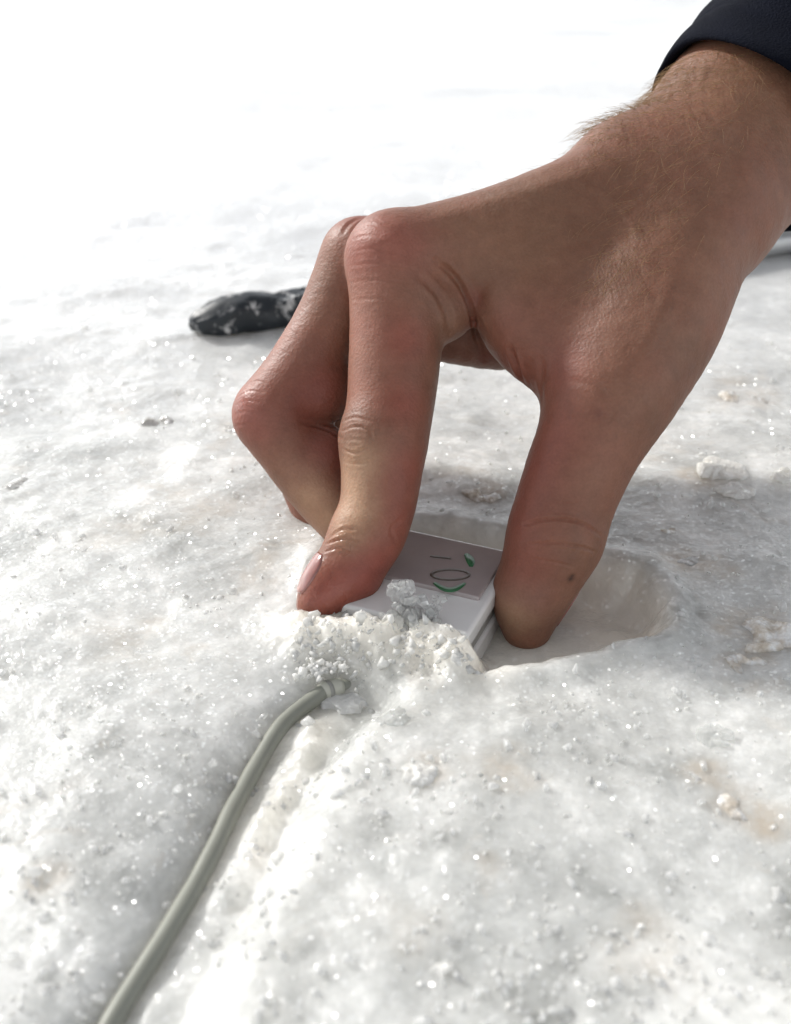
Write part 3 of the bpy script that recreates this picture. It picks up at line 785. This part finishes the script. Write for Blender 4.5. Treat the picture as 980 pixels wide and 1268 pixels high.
# ------------------------------------------------------------------ cable
cp = spline(np.hstack([CABLE_XY, np.zeros((len(CABLE_XY), 1))]), 9)
zc = np.array([gz(*p[:2]) for p in cp]); ker = np.ones(9) / 9
zc = np.convolve(np.pad(zc, 4, mode='edge'), ker, 'valid')
cp[:, 2] = zc + .0012
cp[:9, 2] = np.linspace(-.006, cp[9, 2], 9)
cab = empty('cable', cp[12]); tag(cab, 'grey round cable running from the box across the ice to the lower left', 'cable')
keep(mesh_obj('sheath', *tube(cp, .0019 + .00004 * np.sin(np.arange(len(cp)) * .7), 24), M_CABLE), cab)
keep(mesh_obj('collar', *tube(cp[4:10], .00225 * np.array([.96, 1, 1, 1, .98, .9]), 24), M_COLLAR), cab)
keep(mesh_obj('ring', *tube(cp[7:9], .00235, 24), M_GAP), cab)

# ------------------------------------------------------------------ loose ice
def shards(pts, H, k, seed, flat=1.0, nf=9):
    """angular splinters frozen together: union of convex polyhedra, pts = [(centre, radius)] in cm"""
    rg = np.random.default_rng(seed); C = np.array([p for p, r in pts]); R = np.array([r for p, r in pts])
    lo = (C - 1.5 * R[:, None]).min(0) - 4 * H; hi = (C + 1.5 * R[:, None]).max(0) + 4 * H
    n = np.ceil((hi - lo) / H).astype(int); F = np.full(n, 9.0, np.float32); A = [lo[i] + H * np.arange(n[i]) for i in range(3)]
    for c, r in zip(C, R):
        a = np.clip(((c - 1.5 * r - k - lo) / H).astype(int), 0, n); b = np.clip(((c + 1.5 * r + k - lo) / H).astype(int) + 2, 0, n)
        sl = tuple(slice(a[i], b[i]) for i in range(3))
        X = np.stack(np.meshgrid(*(A[i][sl[i]] - c[i] for i in range(3)), indexing='ij'), -1)
        D = rg.normal(size=(nf, 3)); D /= np.linalg.norm(D, axis=1)[:, None]; D = np.vstack([D, -D[:3]])
        h = r * rg.uniform(.45, 1.0, len(D)); h[np.abs(D[:, 2]) > .6] *= flat
        d = (X @ D.T - h).max(-1); d = np.maximum(d, np.linalg.norm(X, axis=-1) - 1.25 * r)
        F[sl] = smin(F[sl], d.astype(np.float32), k)
    V, Q = surface_nets(F, lo, H); return V, Q
def chunk(x, y, wpx, hpx, mat, label, seed, sink=.5, cat='ice chunk', name='ice_chunk', group='loose chunks of ice'):
    g = G(x, y); zz = gz(g[0], g[1]); g = G(x, y, zz); dpt = g[1] * cP + (CAM_H - zz) * sP
    sx = wpx * .64 * dpt / FPX * 100; sz = hpx * .6 * dpt / FPX * 100
    rg = np.random.default_rng(seed); pts = [((0, 0, 0), .62 * sx)]
    for i in range(16):
        a = rg.uniform(0, 6.28); q = rg.random() ** .5 * .55
        pts.append(((sx * q * math.cos(a), .8 * sx * q * math.sin(a), rg.uniform(-.3, .3) * sx), sx * rg.uniform(.3, .55)))
    V, F = shards(pts, sx / 17, (.22 if mat in (M_DIRTY, M_GREYICE) else .08) * sx, seed)
    V = V * np.array([1, 1, sz / sx * 1.1]) * .01
    V[:, 2] += sz * .01 * (1 - 2 * sink)
    o = mesh_obj(name, V, F, mat, smooth=True); o.location = (g[0], g[1], zz)
    return tag(o, label, cat, group)
CH = [
    (425, 868, 62, 24, M_WHITE, 'thin white ice flake beside the end of the cable'),
    (600, 611, 52, 40, M_DIRTY, 'pale brown rounded ice lump seen between forefinger and thumb'),
    (199, 522, 44, 38, M_GREYICE, 'small grey ice lump lying left of the bent middle finger'),
    (287, 533, 36, 34, M_GREYICE, 'pale ice lump half hidden behind the bent middle finger'),
    (825, 657, 34, 22, M_DIRTY, 'tiny brown ice crumb right of the thumb joint'),
    (862, 700, 66, 30, M_GREYICE, 'flat grey brown wet ice piece right of the thumb'),
    (945, 785, 92, 44, M_DIRTY, 'large flat beige ice slab near the right edge beside the pit'),
    (928, 818, 50, 34, M_DIRTY, 'beige ice lump just below the flat beige slab'),
    (920, 490, 88, 40, M_DIRTY, 'broad cream ice mound behind the heel of the thumb'),
    (972, 590, 34, 20, M_WHITE, 'bright white ice lump at the right edge'),
    (893, 583, 56, 24, M_WHITE, 'bright white crumbly ice lump right of the thumb'),
    (912, 608, 44, 18, M_WHITE, 'cream white ice lump below the bright white crumbly lump'),
    (915, 1000, 60, 44, M_DIRTY, 'tan stained ice lump at lower right'),
    (486, 893, 40, 26, M_CLEAR, 'clear crumbly ice lump right of the cable end'),
    (520, 960, 44, 26, M_WHITE, 'white ice lump in the middle below the box'),
    (548, 1200, 26, 22, M_WHITE, 'bright white crumb near the bottom middle'),
    (885, 915, 40, 34, M_CLEAR, 'clear angular ice lump right of middle, below the beige slab'),
    (30, 600, 60, 44, M_GREYICE, 'grey smooth ice lump at the left edge'),
]
for i, c in enumerate(CH): chunk(*c, seed=i + 3, sink=.80 if c[4] in (M_DIRTY, M_GREYICE) else .55)

def proto_shards(n, seed):
    """a few convex splinters with sharp edges"""
    import bmesh
    rg = np.random.default_rng(seed); out = []
    for i in range(n):
        P = rg.normal(size=(13, 3)); P /= np.linalg.norm(P, axis=1)[:, None] ** .7; P *= np.array([1.0, rg.uniform(.4, .9), rg.uniform(.3, .7)])
        bm = bmesh.new()
        for p in P: bm.verts.new(p)
        r = bmesh.ops.convex_hull(bm, input=bm.verts[:]); bmesh.ops.delete(bm, geom=[v for v in bm.verts if not v.link_faces], context='VERTS')
        bmesh.ops.triangulate(bm, faces=bm.faces[:]); bm.verts.index_update()
        out.append((np.array([v.co[:] for v in bm.verts]), np.array([[v.index for v in f.verts] for f in bm.faces]))); bm.free()
    return out
PROTO = proto_shards(24, 33)
def rand_rot(rg):
    a, b, c, d = (lambda q: q / np.linalg.norm(q))(rg.normal(size=4))
    return np.array([[1 - 2 * (c * c + d * d), 2 * (b * c - a * d), 2 * (b * d + a * c)], [2 * (b * c + a * d), 1 - 2 * (b * b + d * d), 2 * (c * d - a * b)],
                     [2 * (b * d - a * c), 2 * (c * d + a * b), 1 - 2 * (b * b + c * c)]])
def splinters(pts, seed):
    rg = np.random.default_rng(seed); VV = []; FF = []; b = 0
    for p, r in pts:
        V, F = PROTO[rg.integers(len(PROTO))]; VV.append((V * r) @ rand_rot(rg).T + p); FF.append(F + b); b += len(V)
    return np.vstack(VV), np.vstack(FF)
def cluster(name, mat, pts, label, cat, seed, H=0, k=0):
    if H: V, F = shards([(p * 100, r * 100) for p, r in pts], H, k, seed); V = V * .01
    else: V, F = splinters(pts, seed)
    c = V.mean(0); c[2] = V[:, 2].min()
    o = mesh_obj(name, V - c, F, mat, smooth=bool(H)); o.location = c
    return tag(o, label, cat)
# upright clump of clear crystals on the lid
rg = np.random.default_rng(5); pts = []
for i in range(70):
    t = rg.random(); x = 500 + rg.normal(0, 13 - 6 * t); y = 792 - 72 * t; z = 27.65 + rg.normal(0, .14)
    pts.append((W(x, y, z), .0008 + .0012 * rg.random()))
for i in range(34):
    t = rg.random(); x = 524 + 13 * t + rg.normal(0, 6); y = 786 - 48 * t; pts.append((W(x, y, 27.6 + rg.normal(0, .1)), .0005 + .0009 * rg.random()))
cluster('ice_crystal_clump', M_CLEAR, pts, 'clear upright clump of ice crystals stuck on the lid of the white box', 'ice', 21, .015, .012)
# heap of crushed ice along the front of the box
pts = []
for i in range(420):
    x = rg.uniform(362, 602); t = (x - 368) / 228
    y = 788 + 24 * t + rg.normal(0, 13); g = G(x, y, .003)
    if poly_sd(np.array([g[0]]), np.array([g[1]]), PIT)[0] > .0004: g[2] = gz(g[0], g[1])
    else: continue
    pts.append((g, .0003 + .0017 * rg.random() ** 4))
for i in range(70):    # crumbs over the end of the cable
    x = 366 + 66 * rg.random(); y = 816 + rg.normal(0, 6) + (438 - x) * .12; g = G(x, y, .001); g[2] = max(gz(g[0], g[1]), -.001) + .001 * rg.random()
    pts.append((g, .0004 + .0012 * rg.random() ** 2))
cluster('crushed_ice_heap', M_GRAIN, pts, 'bright heap of crushed wet ice along the front of the white box', 'ice heap', 22)

# ------------------------------------------------------------------ tool lying behind the hand
def tool():
    a, b = G(237, 402, .006), G(1010, 293, .006)
    for p in (a, b): p[2] = gz(p[0], p[1]) + .006
    d = b - a; L = np.linalg.norm(d); d /= L
    up = np.array([0, 0, 1.0]); sdv = np.cross(d, up); sdv /= np.linalg.norm(sdv); up = np.cross(sdv, d)
    t = empty('hand_tool', a); tag(t, 'black rubber gripped tool with a grey shaft lying on snow behind the hand', 'tool')
    def oval(name, mat, stations):
        V = []; F = []; n = 28
        for s, ry, rz, oz in stations:
            for k in range(n):
                th = 2 * math.pi * k / n; c_, s_ = math.cos(th), math.sin(th)
                c_ = math.copysign(abs(c_) ** .75, c_); s_ = math.copysign(abs(s_) ** .75, s_)
                V.append(a + d * s + sdv * ry * c_ + up * (rz * s_ + oz))
        V = np.array(V); V = V + (.0034 if mat is M_RUBBER else .0002) * np.stack([fbm(V[:, 0] * 160, V[:, 1] * 160 + V[:, 2] * 120, 3, 95 + q) for q in range(3)], -1)
        m = len(stations)
        for i in range(m - 1):
            for k in range(n): F.append((i * n + k, (i + 1) * n + k, (i + 1) * n + (k + 1) % n, i * n + (k + 1) % n))
        F.append(tuple(range(n))); F.append(tuple(range((m - 1) * n, m * n))[::-1])
        return keep(mesh_obj(name, V, F, mat), t)
    st = [(0, .001, .001, -.002), (.001, .0045, .0032, -.002), (.004, .0062, .0045, -.0015), (.009, .0072, .0056, -.001), (.014, .0076, .0062, 0), (.019, .008, .0066, 0), (.024, .0082, .0066, 0), (.03, .0082, .0066, 0)]
    s = .034
    while s < .12:
        st += [(s, .0078, .0062, 0), (s + .003, .0081, .0066, 0), (s + .009, .0081, .0066, 0), (s + .012, .0078, .0062, 0)]; s += .0125
    st += [(.128, .0095, .0085, 0), (.13, .007, .006, 0)]
    oval('grip', M_RUBBER, st)
    oval('shaft', M_METAL, [(.125, .0075, .006, 0), (.2, .0075, .006, 0), (L - .012, .0075, .006, 0), (L, .0072, .0058, 0)])
    oval('head', M_RUBBER, [(L - .016, .008, .008, .001), (L - .010, .012, .016, .006), (L + .01, .013, .02, .006), (L + .03, .011, .018, .004), (L + .04, .006, .01, 0)])
tool()

# fine crystals strewn over the surface: nobody could count them
def grains(n, mat, label, rmin, rmax, seed, name):
    rg = np.random.default_rng(seed)
    PX = rg.uniform(-60, 1040, n * 4); PY = 1300 - 900 * rg.random(n * 4) ** 1.25
    D = np.stack([(PX - 490) / FPX, (PY - 634) / FPX], -1)
    k = CAM_H / (sP + D[:, 1] * cP); X = D[:, 0] * k; Y = k * (cP - D[:, 1] * sP)
    m = fbm(X * 42, Y * 42, 4, 61) + .5 * fbm(X * 150, Y * 150, 2, 66)
    o_ = np.argsort(-m - 1.3 * rg.random(len(m))); sel = o_[:n]
    X, Y = X[sel], Y[sel]; Z = ground_z(X[None], Y[None])[0]
    bad = poly_sd(X, Y, PIT) < .002
    X, Y, Z = X[~bad], Y[~bad], Z[~bad]; n = len(X)
    r = rmin + (rmax - rmin) * rg.random(n) ** 3
    V, F = splinters([(np.array([X[i], Y[i], Z[i] + r[i] * .1]), r[i]) for i in range(n)], seed)
    return tag(mesh_obj(name, V.reshape(-1, 3), F, mat, smooth=False), label, 'ice grains', kind='stuff')
grains(1100, M_GRAIN, 'fine white ice grains strewn over the surface', .00015, .0010, 71, 'ice_grains')
grains(1500, M_GLINT, 'clear glinting ice crystals strewn over the surface', .0003, .0018, 72, 'ice_crystals')
